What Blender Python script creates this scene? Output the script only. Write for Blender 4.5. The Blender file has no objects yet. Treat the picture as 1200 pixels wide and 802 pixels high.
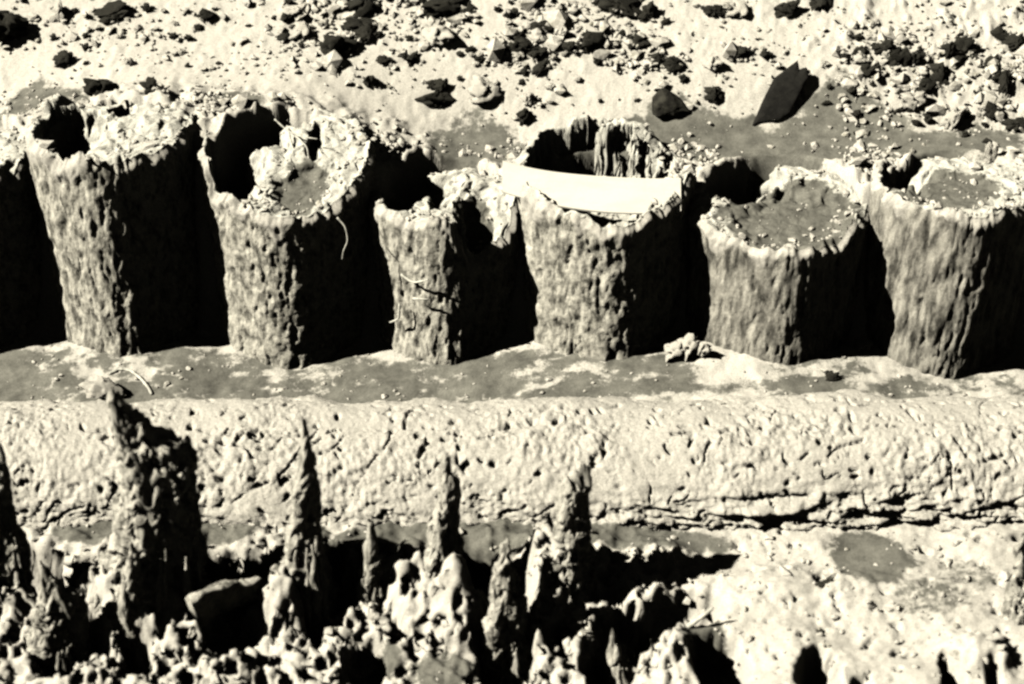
import bpy, math, random
import numpy as np
from mathutils import Vector

# ------------------------------------------------------------------ camera
PITCH = math.radians(37.0)
DIST = 4.1
TGT = np.array([0.0, -0.17, 0.0])
CAM = TGT + DIST * np.array([0.0, -math.cos(PITCH), math.sin(PITCH)])
FPX = 2239.0                       # focal length in pixels of the 1200 px wide photograph
sc = bpy.context.scene
cam = bpy.data.objects.new('camera', bpy.data.cameras.new('camera'))
sc.collection.objects.link(cam)
cam.location = CAM
cam.rotation_euler = (math.pi / 2 - PITCH, 0, 0)
cam.data.sensor_width = 36.0
cam.data.lens = 36.0 * FPX / 1200.0
cam.data.clip_start = 0.05
cam.data.clip_end = 2000
cam.data.dof.use_dof = True
cam.data.dof.focus_distance = 4.05
cam.data.dof.aperture_fstop = 2.4
sc.camera = cam

# ------------------------------------------------------------------ light
SUN_EL = math.radians(43.0)
SUN_AZ = math.radians(14.0)        # how far the sun stands towards the camera, from due left
to_sun = Vector((-math.cos(SUN_AZ) * math.cos(SUN_EL), -math.sin(SUN_AZ) * math.cos(SUN_EL), math.sin(SUN_EL)))
sun = bpy.data.objects.new('sun', bpy.data.lights.new('sun', 'SUN'))
sc.collection.objects.link(sun)
sun.rotation_euler = to_sun.to_track_quat('Z', 'Y').to_euler()
sun.data.energy = 5.0
sun.data.angle = math.radians(0.5)
sun.data.color = (1.0, 0.955, 0.855)
world = bpy.data.worlds.new('World')
sc.world = world
world.use_nodes = True
wn = world.node_tree
wn.nodes.clear()
sky = wn.nodes.new('ShaderNodeTexSky')
sky.sky_type = 'NISHITA'
sky.sun_disc = False
sky.sun_elevation = SUN_EL
sky.sun_rotation = math.atan2(to_sun.x, to_sun.y)
sky.air_density = 0.03
sky.dust_density = 0.0
bw = wn.nodes.new('ShaderNodeRGBToBW')
tint = wn.nodes.new('ShaderNodeMix')
tint.data_type = 'RGBA'
tint.blend_type = 'MULTIPLY'
tint.inputs[0].default_value = 1.0
tint.inputs[7].default_value = (1.0, 0.98, 0.84, 1)
bg = wn.nodes.new('ShaderNodeBackground')
bg.inputs[1].default_value = 0.05
wo = wn.nodes.new('ShaderNodeOutputWorld')
wn.links.new(sky.outputs[0], bw.inputs[0])
wn.links.new(bw.outputs[0], tint.inputs[6])
wn.links.new(tint.outputs[2], bg.inputs[0])
wn.links.new(bg.outputs[0], wo.inputs[0])
sc.view_settings.view_transform = 'Standard'
sc.view_settings.look = 'None'
sc.view_settings.exposure = 1.0
sc.view_settings.gamma = 1.0
sc.render.engine = 'CYCLES'
sc.cycles.filter_width = 2.5
sc.cycles.max_bounces = 2
sc.cycles.diffuse_bounces = 0
sc.cycles.glossy_bounces = 1

rng = np.random.default_rng(7)
random.seed(7)

# ------------------------------------------------------------------ picture point -> place
FWD = np.array([0.0, math.cos(PITCH), -math.sin(PITCH)])
UP = np.array([0.0, math.sin(PITCH), math.cos(PITCH)])
def ray(px, py):
    return FWD + np.array([1.0, 0, 0]) * ((px - 600) / FPX) + UP * ((401 - py) / FPX)
def at_z(px, py, z):
    d = ray(px, py); t = (z - CAM[2]) / d[2]
    return CAM + d * t
def at_y(px, py, y):
    d = ray(px, py); t = (y - CAM[1]) / d[1]
    return CAM + d * t
def ppm(p):                         # pixels per metre at a place
    return FPX / float(np.dot(np.asarray(p) - CAM, FWD))

# ------------------------------------------------------------------ noise
def _h(ix, iy, iz, s):
    n = (ix.astype(np.uint32) * np.uint32(374761393) + iy.astype(np.uint32) * np.uint32(668265263)
         + iz.astype(np.uint32) * np.uint32(2147483647) + np.uint32((s * 1274126177 + 12345) & 0xffffffff))
    n = (n ^ (n >> np.uint32(13))) * np.uint32(1274126177)
    n = n ^ (n >> np.uint32(16))
    return n
_G = np.random.default_rng(3).normal(size=(256, 3)); _G /= np.linalg.norm(_G, axis=1)[:, None]
def perlin(x, y, z, s=0):
    x, y, z = np.broadcast_arrays(np.asarray(x, float), np.asarray(y, float), np.asarray(z, float))
    xi, yi, zi = np.floor(x), np.floor(y), np.floor(z)
    fx, fy, fz = x - xi, y - yi, z - zi
    xi = xi.astype(np.int64); yi = yi.astype(np.int64); zi = zi.astype(np.int64)
    u, v, w = (f * f * f * (f * (f * 6 - 15) + 10) for f in (fx, fy, fz))
    out = 0
    for a in (0, 1):
        wa = u if a else 1 - u
        for b in (0, 1):
            wb = v if b else 1 - v
            for c in (0, 1):
                wc = w if c else 1 - w
                g = _G[(_h(xi + a, yi + b, zi + c, s) & np.uint32(255)).astype(np.int64)]
                out = out + wa * wb * wc * (g[..., 0] * (fx - a) + g[..., 1] * (fy - b) + g[..., 2] * (fz - c))
    return out * 1.5
def fbm(x, y, z, o=4, s=0, gain=0.5):
    r, a = 0, 1.0
    for i in range(o):
        r = r + a * perlin(x, y, z, s + i * 17)
        x, y, z = x * 2.03, y * 2.03, z * 2.03
        a *= gain
    return r
def ridged(x, y, z, o=3, s=0):
    r, a = 0, 1.0
    for i in range(o):
        r = r + a * (1 - np.abs(perlin(x, y, z, s + i * 13)) * 2.2)
        x, y, z = x * 2.1, y * 2.1, z * 2.1
        a *= 0.5
    return r / (2 - 2 * 0.5 ** o)
def worley(x, y, z, s=0):           # distance to the nearest cell point
    x, y, z = np.broadcast_arrays(np.asarray(x, float), np.asarray(y, float), np.asarray(z, float))
    xi, yi, zi = (np.floor(q).astype(np.int64) for q in (x, y, z))
    best = np.full(x.shape, 9.0)
    for a in (-1, 0, 1):
        for b in (-1, 0, 1):
            for c in (-1, 0, 1):
                h = _h(xi + a, yi + b, zi + c, s)
                px = xi + a + (h & np.uint32(1023)) / 1023.0
                py = yi + b + ((h >> np.uint32(10)) & np.uint32(1023)) / 1023.0
                pz = zi + c + ((h >> np.uint32(20)) & np.uint32(1023)) / 1023.0
                best = np.minimum(best, (px - x) ** 2 + (py - y) ** 2 + (pz - z) ** 2)
    return np.sqrt(best)
def worley2(x, y, s=0):
    xi, yi = np.floor(x).astype(np.int64), np.floor(y).astype(np.int64)
    best = np.full(np.shape(x), 9.0)
    zz = np.zeros_like(xi)
    for a in (-1, 0, 1):
        for b in (-1, 0, 1):
            h = _h(xi + a, yi + b, zz, s)
            px = xi + a + (h & np.uint32(1023)) / 1023.0
            py = yi + b + ((h >> np.uint32(10)) & np.uint32(1023)) / 1023.0
            best = np.minimum(best, (px - x) ** 2 + (py - y) ** 2)
    return np.sqrt(best)
def sstep(a, b, x):
    t = np.clip((x - a) / (b - a), 0, 1)
    return t * t * (3 - 2 * t)

# ------------------------------------------------------------------ scene graph helpers
def link(name, me, parent=None):
    o = bpy.data.objects.new(name, me)
    sc.collection.objects.link(o)
    if parent: o.parent = parent
    return o
def tag(o, label=None, cat=None, group=None, kind=None):
    if label: o['label'] = label
    if cat: o['category'] = cat
    if group: o['group'] = group
    if kind: o['kind'] = kind
    return o
def mesh(name, V, F, mat, attrs=None, smooth=True):
    me = bpy.data.meshes.new(name)
    V = np.ascontiguousarray(V, dtype=np.float32)
    F = [np.asarray(f, dtype=np.int32) for f in (F if isinstance(F, (list, tuple)) else [F]) if len(f)]
    me.vertices.add(len(V)); me.vertices.foreach_set('co', V.ravel())
    idx = np.concatenate([f.ravel() for f in F])
    tot = np.concatenate([np.full(len(f), f.shape[1], np.int32) for f in F])
    me.loops.add(len(idx)); me.loops.foreach_set('vertex_index', idx)
    me.polygons.add(len(tot))
    me.polygons.foreach_set('loop_start', np.concatenate([[0], np.cumsum(tot)[:-1]]).astype(np.int32))
    me.polygons.foreach_set('loop_total', tot)
    me.polygons.foreach_set('use_smooth', np.full(len(tot), smooth))
    for k, a in (attrs or {}).items():
        at = me.attributes.new(k, 'FLOAT', 'POINT')
        at.data.foreach_set('value', np.ascontiguousarray(a, dtype=np.float32))
    me.update(calc_edges=True)
    me.materials.append(mat)
    return me
def grid_faces(n, m, wrap=False):   # n rows of m vertices
    i = np.arange(n - 1)[:, None]; j = np.arange(m if wrap else m - 1)[None, :]
    j2 = (j + 1) % m
    a = i * m + j; b = i * m + j2; c = (i + 1) * m + j2; d = (i + 1) * m + j
    return np.stack([a, b, c, d], -1).reshape(-1, 4)
def empty(name, loc):
    e = bpy.data.objects.new(name, None)
    e.empty_display_size = 0.05
    sc.collection.objects.link(e); e.location = loc
    return e

# ------------------------------------------------------------------ materials
def material(name, light, dark, wet=(0.125, 0.121, 0.10), scale=40, lo=0.42, hi=0.58, bump=0.3, bscale=120,
             stretch=(1, 1, 1), rough=0.95, bdist=0.004, grain=0.35, wetname=True, wetvar=(0.68, 1.45)):
    m = bpy.data.materials.new(name); m.use_nodes = True
    nt = m.node_tree; N = nt.nodes; L = nt.links
    bs = N['Principled BSDF']
    bs.inputs['Roughness'].default_value = rough
    bs.inputs['Specular IOR Level'].default_value = 0.1
    tc = N.new('ShaderNodeTexCoord'); mp = N.new('ShaderNodeMapping')
    mp.inputs['Scale'].default_value = stretch
    L.new(tc.outputs['Object'], mp.inputs[0])
    n1 = N.new('ShaderNodeTexNoise'); n1.inputs['Scale'].default_value = scale; n1.inputs['Detail'].default_value = 6
    n1.inputs['Roughness'].default_value = 0.65
    L.new(mp.outputs[0], n1.inputs['Vector'])
    r1 = N.new('ShaderNodeMapRange'); r1.inputs[1].default_value = lo; r1.inputs[2].default_value = hi
    L.new(n1.outputs[0], r1.inputs[0])
    mx = N.new('ShaderNodeMix'); mx.data_type = 'RGBA'
    mx.inputs[6].default_value = (*dark, 1); mx.inputs[7].default_value = (*light, 1)
    L.new(r1.outputs[0], mx.inputs[0])
    n2 = N.new('ShaderNodeTexNoise'); n2.inputs['Scale'].default_value = bscale; n2.inputs['Detail'].default_value = 8
    n2.inputs['Roughness'].default_value = 0.7
    L.new(mp.outputs[0], n2.inputs['Vector'])
    # fine speckle of the soil itself
    n3 = N.new('ShaderNodeTexNoise'); n3.inputs['Scale'].default_value = 420; n3.inputs['Detail'].default_value = 3
    L.new(tc.outputs['Object'], n3.inputs['Vector'])
    r3 = N.new('ShaderNodeMapRange'); r3.inputs[1].default_value = 0.3; r3.inputs[2].default_value = 0.7
    r3.inputs[3].default_value = 1 - grain; r3.inputs[4].default_value = 1 + grain * 0.6
    L.new(n3.outputs[0], r3.inputs[0])
    col = mx.outputs[2]
    if wetname:
        at = N.new('ShaderNodeAttribute'); at.attribute_name = 'wet'
        ad = N.new('ShaderNodeMath'); ad.operation = 'ADD'
        sb = N.new('ShaderNodeMapRange'); sb.inputs[1].default_value = 0.25; sb.inputs[2].default_value = 0.75
        sb.inputs[3].default_value = -0.45; sb.inputs[4].default_value = 0.45
        n4 = N.new('ShaderNodeTexNoise'); n4.inputs['Scale'].default_value = 55; n4.inputs['Detail'].default_value = 8
        n4.inputs['Roughness'].default_value = 0.75
        L.new(tc.outputs['Object'], n4.inputs['Vector'])
        L.new(n4.outputs[0], sb.inputs[0]); L.new(at.outputs['Fac'], ad.inputs[0]); L.new(sb.outputs[0], ad.inputs[1])
        r4 = N.new('ShaderNodeMapRange'); r4.inputs[1].default_value = 0.34; r4.inputs[2].default_value = 0.62
        L.new(ad.outputs[0], r4.inputs[0])
        mw = N.new('ShaderNodeMix'); mw.data_type = 'RGBA'; mw.inputs[7].default_value = (*wet, 1)
        n5 = N.new('ShaderNodeTexNoise'); n5.inputs['Scale'].default_value = 26; n5.inputs['Detail'].default_value = 8; n5.inputs['Roughness'].default_value = 0.7
        L.new(tc.outputs['Object'], n5.inputs['Vector'])
        r5 = N.new('ShaderNodeMapRange'); r5.inputs[1].default_value = 0.35; r5.inputs[2].default_value = 0.65
        L.new(n5.outputs[0], r5.inputs[0])
        mv = N.new('ShaderNodeMix'); mv.data_type = 'RGBA'
        mv.inputs[6].default_value = (*[c * wetvar[0] for c in wet], 1); mv.inputs[7].default_value = (*[c * wetvar[1] for c in wet], 1)
        L.new(r5.outputs[0], mv.inputs[0]); L.new(mv.outputs[2], mw.inputs[7])
        L.new(r4.outputs[0], mw.inputs[0]); L.new(col, mw.inputs[6])
        col = mw.outputs[2]
    ml = N.new('ShaderNodeMix'); ml.data_type = 'RGBA'; ml.blend_type = 'MULTIPLY'; ml.inputs[0].default_value = 1
    L.new(col, ml.inputs[6]); L.new(r3.outputs[0], ml.inputs[7])
    L.new(ml.outputs[2], bs.inputs['Base Color'])
    bp = N.new('ShaderNodeBump'); bp.inputs['Strength'].default_value = bump; bp.inputs['Distance'].default_value = bdist
    if wetname:
        bm = N.new('ShaderNodeMapRange'); bm.inputs[3].default_value = bump; bm.inputs[4].default_value = bump * 0.3
        L.new(r4.outputs[0], bm.inputs[0]); L.new(bm.outputs[0], bp.inputs['Strength'])
    L.new(n2.outputs[0], bp.inputs['Height']); L.new(bp.outputs[0], bs.inputs['Normal'])
    return m
EARTH = (0.50, 0.474, 0.405)
M_ground = material('pale_earth', EARTH, (0.40, 0.39, 0.33), lo=0.28, hi=0.40, bump=0.4, bscale=90)
M_bank = material('bank_earth', EARTH, (0.33, 0.315, 0.265), scale=60, lo=0.30, hi=0.46, bump=0.9, bscale=130, wetname=False)
M_wood = material('waterlogged_wood', (0.54, 0.515, 0.43), (0.09, 0.086, 0.07), scale=44, lo=0.35, hi=0.56, bump=0.9,
                  bscale=90, wet=EARTH, wetvar=(0.7, 1.05), stretch=(1, 1, 0.6), bdist=0.006)
M_greywood = material('grey_waterlogged_wood', (0.44, 0.418, 0.35), (0.06, 0.057, 0.047), scale=34, lo=0.36, hi=0.62, bump=0.9,
                  bscale=100, wet=EARTH, wetvar=(0.7, 1.05), stretch=(1, 1, 0.4), bdist=0.006)
M_top = material('weathered_end_grain', (0.52, 0.505, 0.43), (0.30, 0.29, 0.245), scale=26, lo=0.30, hi=0.48, bump=0.6, bscale=90)
M_stake = material('rotten_wood', (0.54, 0.515, 0.435), (0.12, 0.115, 0.095), scale=40, lo=0.36, hi=0.54, bump=0.9,
                   bscale=110, wetname=False, stretch=(1, 1, 0.28), bdist=0.007)
M_paleclod = material('pale_clod', EARTH, (0.25, 0.235, 0.18), lo=0.30, hi=0.48, bump=0.5, bscale=100, wetname=False)
M_darkclod = material('dark_clod', (0.040, 0.038, 0.029), (0.016, 0.015, 0.012), bump=0.6, bscale=90, wetname=False)  # very dark tone shared by most clods and the pyramid lump
M_shadestone = material('shade_black_stone', (0.016, 0.0152, 0.0125), (0.010, 0.0095, 0.008), bump=0.3, bscale=60, wetname=False)  # near-black base colour stands in for the slab's shaded face
M_root = material('dry_root', (0.56, 0.545, 0.46), (0.40, 0.39, 0.33), bump=0.2, wetname=False)
M_strip = material('white_paint', (0.66, 0.63, 0.535), (0.60, 0.575, 0.485), scale=16, bump=0.15, grain=0.08, stretch=(0.4, 1, 2), wetname=False)

# ------------------------------------------------------------------ the posts' lay-out (needed by the ground too)
# left, right: picture columns half way up; base: row of the foot; ridge: where the front edge sits (-1..1)
# front/back: picture rows of the front and back rims of the top
ROW_SLOPE = -0.05
def row_y(x): return ROW_SLOPE * x
POSTS = [
    dict(l=-160, r=48, base=438,   ridge=-0.45, front=215, back=140, key='p0'),
    dict(l=40, r=237, base=425,  ridge=0.02, front=190, back=112, key='p1'),
    dict(l=238, r=444, base=440,  ridge=0.0, front=256, back=124, key='p2'),
    dict(l=430, r=622, base=434,  ridge=-0.04, front=262, back=188, key='p3'),
    dict(l=606, r=818, base=430,  ridge=0.10, front=258, back=140, key='p4'),
    dict(l=803, r=1026, base=432, ridge=0.12, front=292, back=182, key='p5'),
    dict(l=1016, r=1220, base=452,  ridge=0.0, front=252, back=176, key='p6'),
]
for p in POSTS:
    c = at_y((p['l'] + p['r']) / 2, 320, -0.1)
    p['x'] = c[0]; p['y'] = row_y(c[0])
    p['R'] = 1.035 * (p['r'] - p['l']) / 2 / ppm(c)
    p['zf'] = at_y(600, p['front'], p['y'] - 0.85 * p['R'])[2]
    p['zb'] = at_y(600, p['back'], p['y'] + 0.85 * p['R'])[2]
    p['z0'] = at_y(600, p['base'], p['y'] - 0.88 * p['R'])[2]

# ------------------------------------------------------------------ the ground: one sheet
def fine_axis(a, b, step, far):
    core = np.arange(a, b + 1e-9, step)
    out, d, g = [], step, 1.22
    x = b
    while x < far: d *= g; x += d; out.append(x)
    neg, d, x = [], step, a
    while x > -far: d *= g; x -= d; neg.append(x)
    return np.concatenate([neg[::-1], core, out])
gx = fine_axis(-1.30, 1.30, 0.0048, 90)
yf = np.concatenate([np.arange(-1.22, -0.66, 0.0038), np.arange(-0.66, -0.1, 0.007), np.arange(-0.1, 0.15, 0.006), np.arange(0.15, 1.0, 0.0065)])
tail = []; d, y = 0.0065, yf[-1]
while y < 120: d *= 1.22; y += d; tail.append(y)
head = []; d, y = 0.0038, yf[0]
while y > -90: d *= 1.22; y -= d; head.append(y)
gy = np.concatenate([head[::-1], yf, tail])

PX = np.array([-3.0] + [p['x'] for p in POSTS] + [3.0])
PZ = np.array([0.38] + [p['zb'] - (0.075 if p['key'] == 'p4' else 0) for p in POSTS] + [0.32])
FX = np.array([p['x'] for p in POSTS]); FZZ = np.array([p['z0'] for p in POSTS]); print('z0', FZZ, [p['zf'] for p in POSTS], [p['zb'] for p in POSTS])
def FZ(x):
    return np.interp(x, FX, FZZ)
def smooth_lerp(x):
    xs = np.linspace(-3.2, 3.2, 641)
    v = np.interp(xs, PX, PZ)
    k = np.exp(-np.linspace(-2, 2, 21) ** 2); k /= k.sum()
    v = np.convolve(np.pad(v, 10, mode='edge'), k, 'valid')
    return np.interp(x, xs, v)

# trough and mounds of the foreground, as places: (px, py, rx px, ry px, dz)
FORE = [
    # black pits between the rotten stakes
    (50, 668, 62, 34, -0.13), (285, 655, 52, 42, -0.15), (268, 738, 45, 34, -0.10), (400, 668, 40, 48, -0.14),
    (560, 672, 26, 38, -0.14), (592, 760, 32, 60, -0.16), (155, 765, 18, 28, -0.08), (430, 775, 24, 34, -0.08),
    (370, 720, 18, 30, -0.08), (738, 738, 48, 30, -.09), (800, 708, 46, 20, -.08), (715, 785, 36, 34, -.08), (612, 690, 10, 20, -0.05),
    (840, 770, 32, 34, -0.09), (957, 788, 30, 28, -0.11), (1012, 806, 14, 14, -0.05), (1115, 790, 14, 26, -0.07), (1165, 800, 10, 18, -0.05),
    (965, 681, 12, 9, -0.02), (85, 750, 40, 40, -0.07), (215, 640, 25, 30, -0.05), (720, 690, 22, 12, -0.03), (655, 735, 22, 30, -0.05),
    # pale mounds
    (25, 600, 30, 16, 0.03), (165, 695, 74, 50, 0.12), (338, 705, 36, 46, 0.11), (500, 684, 60, 54, 0.09), (645, 690, 38, 58, 0.13), (20, 720, 40, 30, 0.06), (395, 690, 26, 26, 0.06), (540, 730, 40, 34, 0.07), (270, 790, 60, 24, 0.05), (615, 650, 24, 30, 0.06),
    (760, 655, 60, 24, 0.035), (790, 770, 34, 34, 0.05), (1145, 770, 40, 26, 0.045), (395, 775, 30, 22, 0.03), (545, 715, 30, 22, 0.04),
    (700, 800, 40, 16, 0.03), (100, 790, 60, 20, 0.03), (1050, 700, 90, 40, 0.015), (930, 690, 80, 30, 0.02),
]
WET = [  # damp grey places: px, py, rx, ry, z, strength
    (30, 120, 66, 48, .42, 1.2), (268, 126, 46, 24, .40, 1.2), (405, 135, 24, 20, .38, .9), (560, 150, 66, 28, .34, 1.1), (500, 185, 60, 14, .34, .6),
    (810, 152, 120, 34, .34, 1.5), (985, 170, 95, 40, .31, 1.4), (1130, 176, 90, 26, .32, 1.0), (690, 160, 60, 24, .34, .9),
    (960, 458, 58, 14, -.04, .9),
    (108, 616, 50, 20, -.035, 1.3), (455, 630, 60, 20, -.035, 1.3), (570, 625, 60, 20, -.035, 1.3), (262, 620, 50, 16, -.035, 1.2), (360, 625, 30, 14, -.035, .9),
    (770, 626, 90, 18, -.04, .95), (1022, 646, 52, 30, -.04, 1.2), (1100, 690, 60, 24, -.04, .55),
    (520, 785, 44, 26, -.06, .8), (828, 745, 28, 26, -.05, 1.1), (450, 765, 26, 20, -.06, .8),
    (1135, 665, 40, 20, -.04, .5),
]
def feature(X, Y, px, py, rx, ry, z, warp=0.0):
    c = at_z(px, py, z); s = ppm(c)
    dep = PITCH + math.atan((py - 401) / FPX)
    ex = (X - c[0]) / (rx / s); ey = (Y - c[1]) / (ry / s / math.sin(dep))
    return np.sqrt(ex * ex + ey * ey) + warp
def ground(X, Y, detail=True):
    near = (np.abs(X) < 2.2) & (Y > -2.0) & (Y < 2.0)
    fade = sstep(2.2, 1.5, np.abs(X)) * sstep(-2.0, -1.4, Y) * sstep(2.0, 1.3, Y)
    w1 = perlin(X * 9, Y * 9, 0, 5); w2 = perlin(X * 22, Y * 22, 0, 6)
    yy = Y - row_y(X) * fade
    # long profile: trench floor, then the wall behind the posts, then the upcast slope
    zp = smooth_lerp(np.clip(X, -3, 3))
    wall = sstep(-0.085, 0.02, yy + 0.03 * w1)
    back = np.clip(yy - 0.24, 0, None)
    slope = 0.42 * np.minimum(back, 1.0) + 0.08 * np.clip(np.minimum(back, 6) - 1.0, 0, None)
    mix = sstep(0.16, 0.42, yy)
    top = zp * (1 - mix) + 0.34 * mix + slope
    floor = -0.005 + 0.012 * w1
    # lip of mud heaped against the feet of the posts
    floor = floor + (FZ(X) + 0.022 + 0.008 * sstep(-0.26, -0.13, yy)) * sstep(-0.62, -0.5, Y)
    z = floor * (1 - wall) + top * wall
    z = z + 0.085 * sstep(-0.345, -0.455, Y + 0.02 * w1 + 0.012 * w2) * sstep(-0.62, -0.52, Y)
    fore = sstep(-0.53, -0.63, Y)
    z = z + fore * (-0.055 - z * 0.0)
    z = z + 0.30 * sstep(-1.35, -2.6, Y)
    # behind the slope and away from the dig the land runs level
    wet = np.zeros_like(z)
    if detail:
        wq = 0.35 * w1 + 0.25 * w2 + 0.15 * perlin(X * 60, Y * 60, 0, 8)
        for (px, py, rx, ry, dz) in FORE:
            r = feature(X, Y, px, py, rx, ry, -0.06, wq)
            z = z + dz * (sstep(1.12, 0.72, r) if dz < 0 else sstep(1.3, 0.1, r))
        for (px, py, rx, ry, wz, st) in WET:
            r = feature(X, Y, px, py, rx, ry, wz, wq * 0.9)
            wet = np.maximum(wet, st * sstep(1.35, 0.55, r))
        wet = wet * (1 - (1 - sstep(0.115, 0.165, yy + 0.03 * w1 + 0.02 * w2)) * sstep(-0.15, -0.05, yy))
        band = sstep(-0.445, -0.37, yy + 0.03 * w1 + 0.03 * w2) * sstep(-0.10, -0.17, yy + 0.012 * w2)
        wet = np.maximum(wet, band * (0.78 - 0.40 * sstep(0.1, 0.55, X) + 0.65 * perlin(X * 5, Y * 9, 0, 91) + 0.6 * perlin(X * 13, Y * 26, 0, 93) + 0.3 * perlin(X * 40, Y * 60, 0, 95)))
        dry = 1 - 0.9 * np.clip(wet, 0, 1)
        # rubble roughness on the slope, lumps, fine crumbs
        bk = sstep(0.10, 0.3, yy)
        z = z + bk * dry * (0.004 * fbm(X * 5, Y * 5, 0, 3, 21) + 0.0012 * fbm(X * 70, Y * 70, 0, 3, 25))
        rz = 0.35 + 0.9 * sstep(0.55, 0.85, X) + 0.5 * sstep(0.45, 0.75, Y) * sstep(-0.6, -0.35, X)
        rsel = np.nonzero((bk * dry > 0.02) & near)
        lump_ = np.zeros_like(z)
        if len(rsel[0]):
            xx, yv = X[rsel] + 0.006 * w2[rsel], Y[rsel] + 0.006 * w1[rsel]
            big = sstep(0.46, 0.10, worley2(xx / 0.050, yv / 0.050, 81)) * sstep(0.05, 0.3, perlin(xx * 13, yv * 13, 2, 82))
            mid_ = sstep(0.50, 0.15, worley2(xx / 0.026, yv / 0.026, 83)) * sstep(0.0, 0.3, perlin(xx * 22, yv * 22, 4, 84))
            sml = sstep(0.5, 0.2, worley2(xx / 0.015, yv / 0.015, 85)) * sstep(0.0, 0.3, perlin(xx * 30, yv * 30, 6, 86))
            lump_[rsel] = 0.010 * big + 0.007 * mid_ + 0.005 * sml
        z = z + bk * dry * rz * lump_
        edge = sstep(-0.03, 0.05, yy) * sstep(0.30, 0.12, yy)
        z = z + edge * (0.008 + dry * 0.024 * fbm(X * 24, Y * 24, 0, 4, 31))
        mid = (1 - wall) * (1 - fore)
        z = z + mid * (0.006 * fbm(X * 20, Y * 20, 0, 4, 41) * (0.35 + 0.65 * dry))
        # foreground: pitted like a sponge on the left, smoother clay on the right
        sp = fore * sstep(0.22, -0.02, X - 0.22 + 0.1 * w1)
        wx, wy = X + 0.006 * w2, Y + 0.006 * perlin(X * 30, Y * 30, 3, 9)
        sel = np.nonzero((sp > 0.01) & near)
        cell = np.zeros_like(z)
        if len(sel[0]):
            f = worley2(wx[sel] / 0.030, wy[sel] / 0.040, 3)
            g = worley2(wx[sel] / 0.018, wy[sel] / 0.022, 4)
            cell[sel] = -0.024 * sstep(0.46, 0.30, f) - 0.006 * sstep(0.42, 0.25, g)
        patch = sstep(-0.35, 0.1, perlin(X * 7, Y * 7, 0, 12) + 0.15)
        z = z + sp * dry * (cell * patch + 0.020 * fbm(X * 12, Y * 12, 0, 3, 51) + 0.010 * np.clip(fbm(X * 26, Y * 18, 0, 3, 55), 0, None))
        shelf = sstep(-0.80, -0.765, Y + 0.035 * w1 + 0.02 * w2) * sstep(-0.56, -0.60, Y) * sstep(0.30, 0.15, X)
        z = z * (1 - shelf) + shelf * (-0.038 + 0.016 * fbm(X * 20, Y * 20, 0, 4, 97))
        sm = fore * (1 - sstep(0.22, -0.02, X - 0.22 + 0.1 * w1))
        z = z + sm * dry * (0.010 * fbm(X * 5, Y * 5, 0, 3, 61) + 0.0022 * fbm(X * 60, Y * 60, 0, 3, 63) + 0.0035 * fbm(X * 9 + Y * 12, (Y - X * 0.7) * 30, 0, 4, 64) - 0.014 * sstep(0.35, 0.6, fbm(X * 24, Y * 30, 0, 3, 66)))
    for p in POSTS:                # keep the earth below the tops of the posts
        r = np.sqrt(((X - p['x']) / (p['R'] * 0.80)) ** 2 + ((Y - p['y']) / (p['R'] * 0.78)) ** 2)
        m = sstep(1.0, 0.86, r)
        z = z * (1 - m) + np.minimum(z, -0.05) * m
    far = 1 - fade
    z = z + far * 0.25 * fbm(X * 0.35, Y * 0.35, 0, 4, 71) * sstep(1.5, 6, np.hypot(X, Y))
    return z, wet
X, Y = np.meshgrid(gx, gy)
Z, W = ground(X, Y)
V = np.stack([X, Y, Z], -1)
# the rotten mass in front is eaten into from every side: pits along the surface normal
gyv, gxv = np.gradient(Z, gy, gx)
Nn = np.stack([-gxv, -gyv, np.ones_like(Z)], -1); Nn /= np.linalg.norm(Nn, axis=-1)[..., None]
msk = sstep(-0.66, -0.74, Y) * sstep(0.34, 0.16, X) * (np.abs(X) < 1.3) * (Y > -1.25)
sel = np.nonzero(msk > 0.01)
P_ = V[sel]
pit3 = 0.013 * sstep(0.44, 0.30, worley(P_[:, 0] / 0.028, P_[:, 1] / 0.028, P_[:, 2] / 0.034, 5)) * sstep(-0.2, 0.1, perlin(P_[:, 0] * 12, P_[:, 1] * 12, P_[:, 2] * 12, 6))
pit3 += 0.018 * sstep(0.38, 0.26, worley(P_[:, 0] / 0.050, P_[:, 1] / 0.050, P_[:, 2] / 0.062, 7))
pit3 -= 0.008 * fbm(P_[:, 0] * 38, P_[:, 1] * 38, P_[:, 2] * 30, 3, 8)
V[sel] = P_ - Nn[sel] * (pit3 * msk[sel] * (1 - 0.8 * np.clip(W[sel], 0, 1)))[:, None]
V = V.reshape(-1, 3)
tag(link('ground', mesh('ground', V, grid_faces(len(gy), len(gx)), M_ground, {'wet': W.ravel()})), kind='structure')
def gz(x, y):
    j = int(np.clip(np.searchsorted(gx, x), 1, len(gx) - 1)); i = int(np.clip(np.searchsorted(gy, y), 1, len(gy) - 1))
    return float(Z[i, j])

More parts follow.
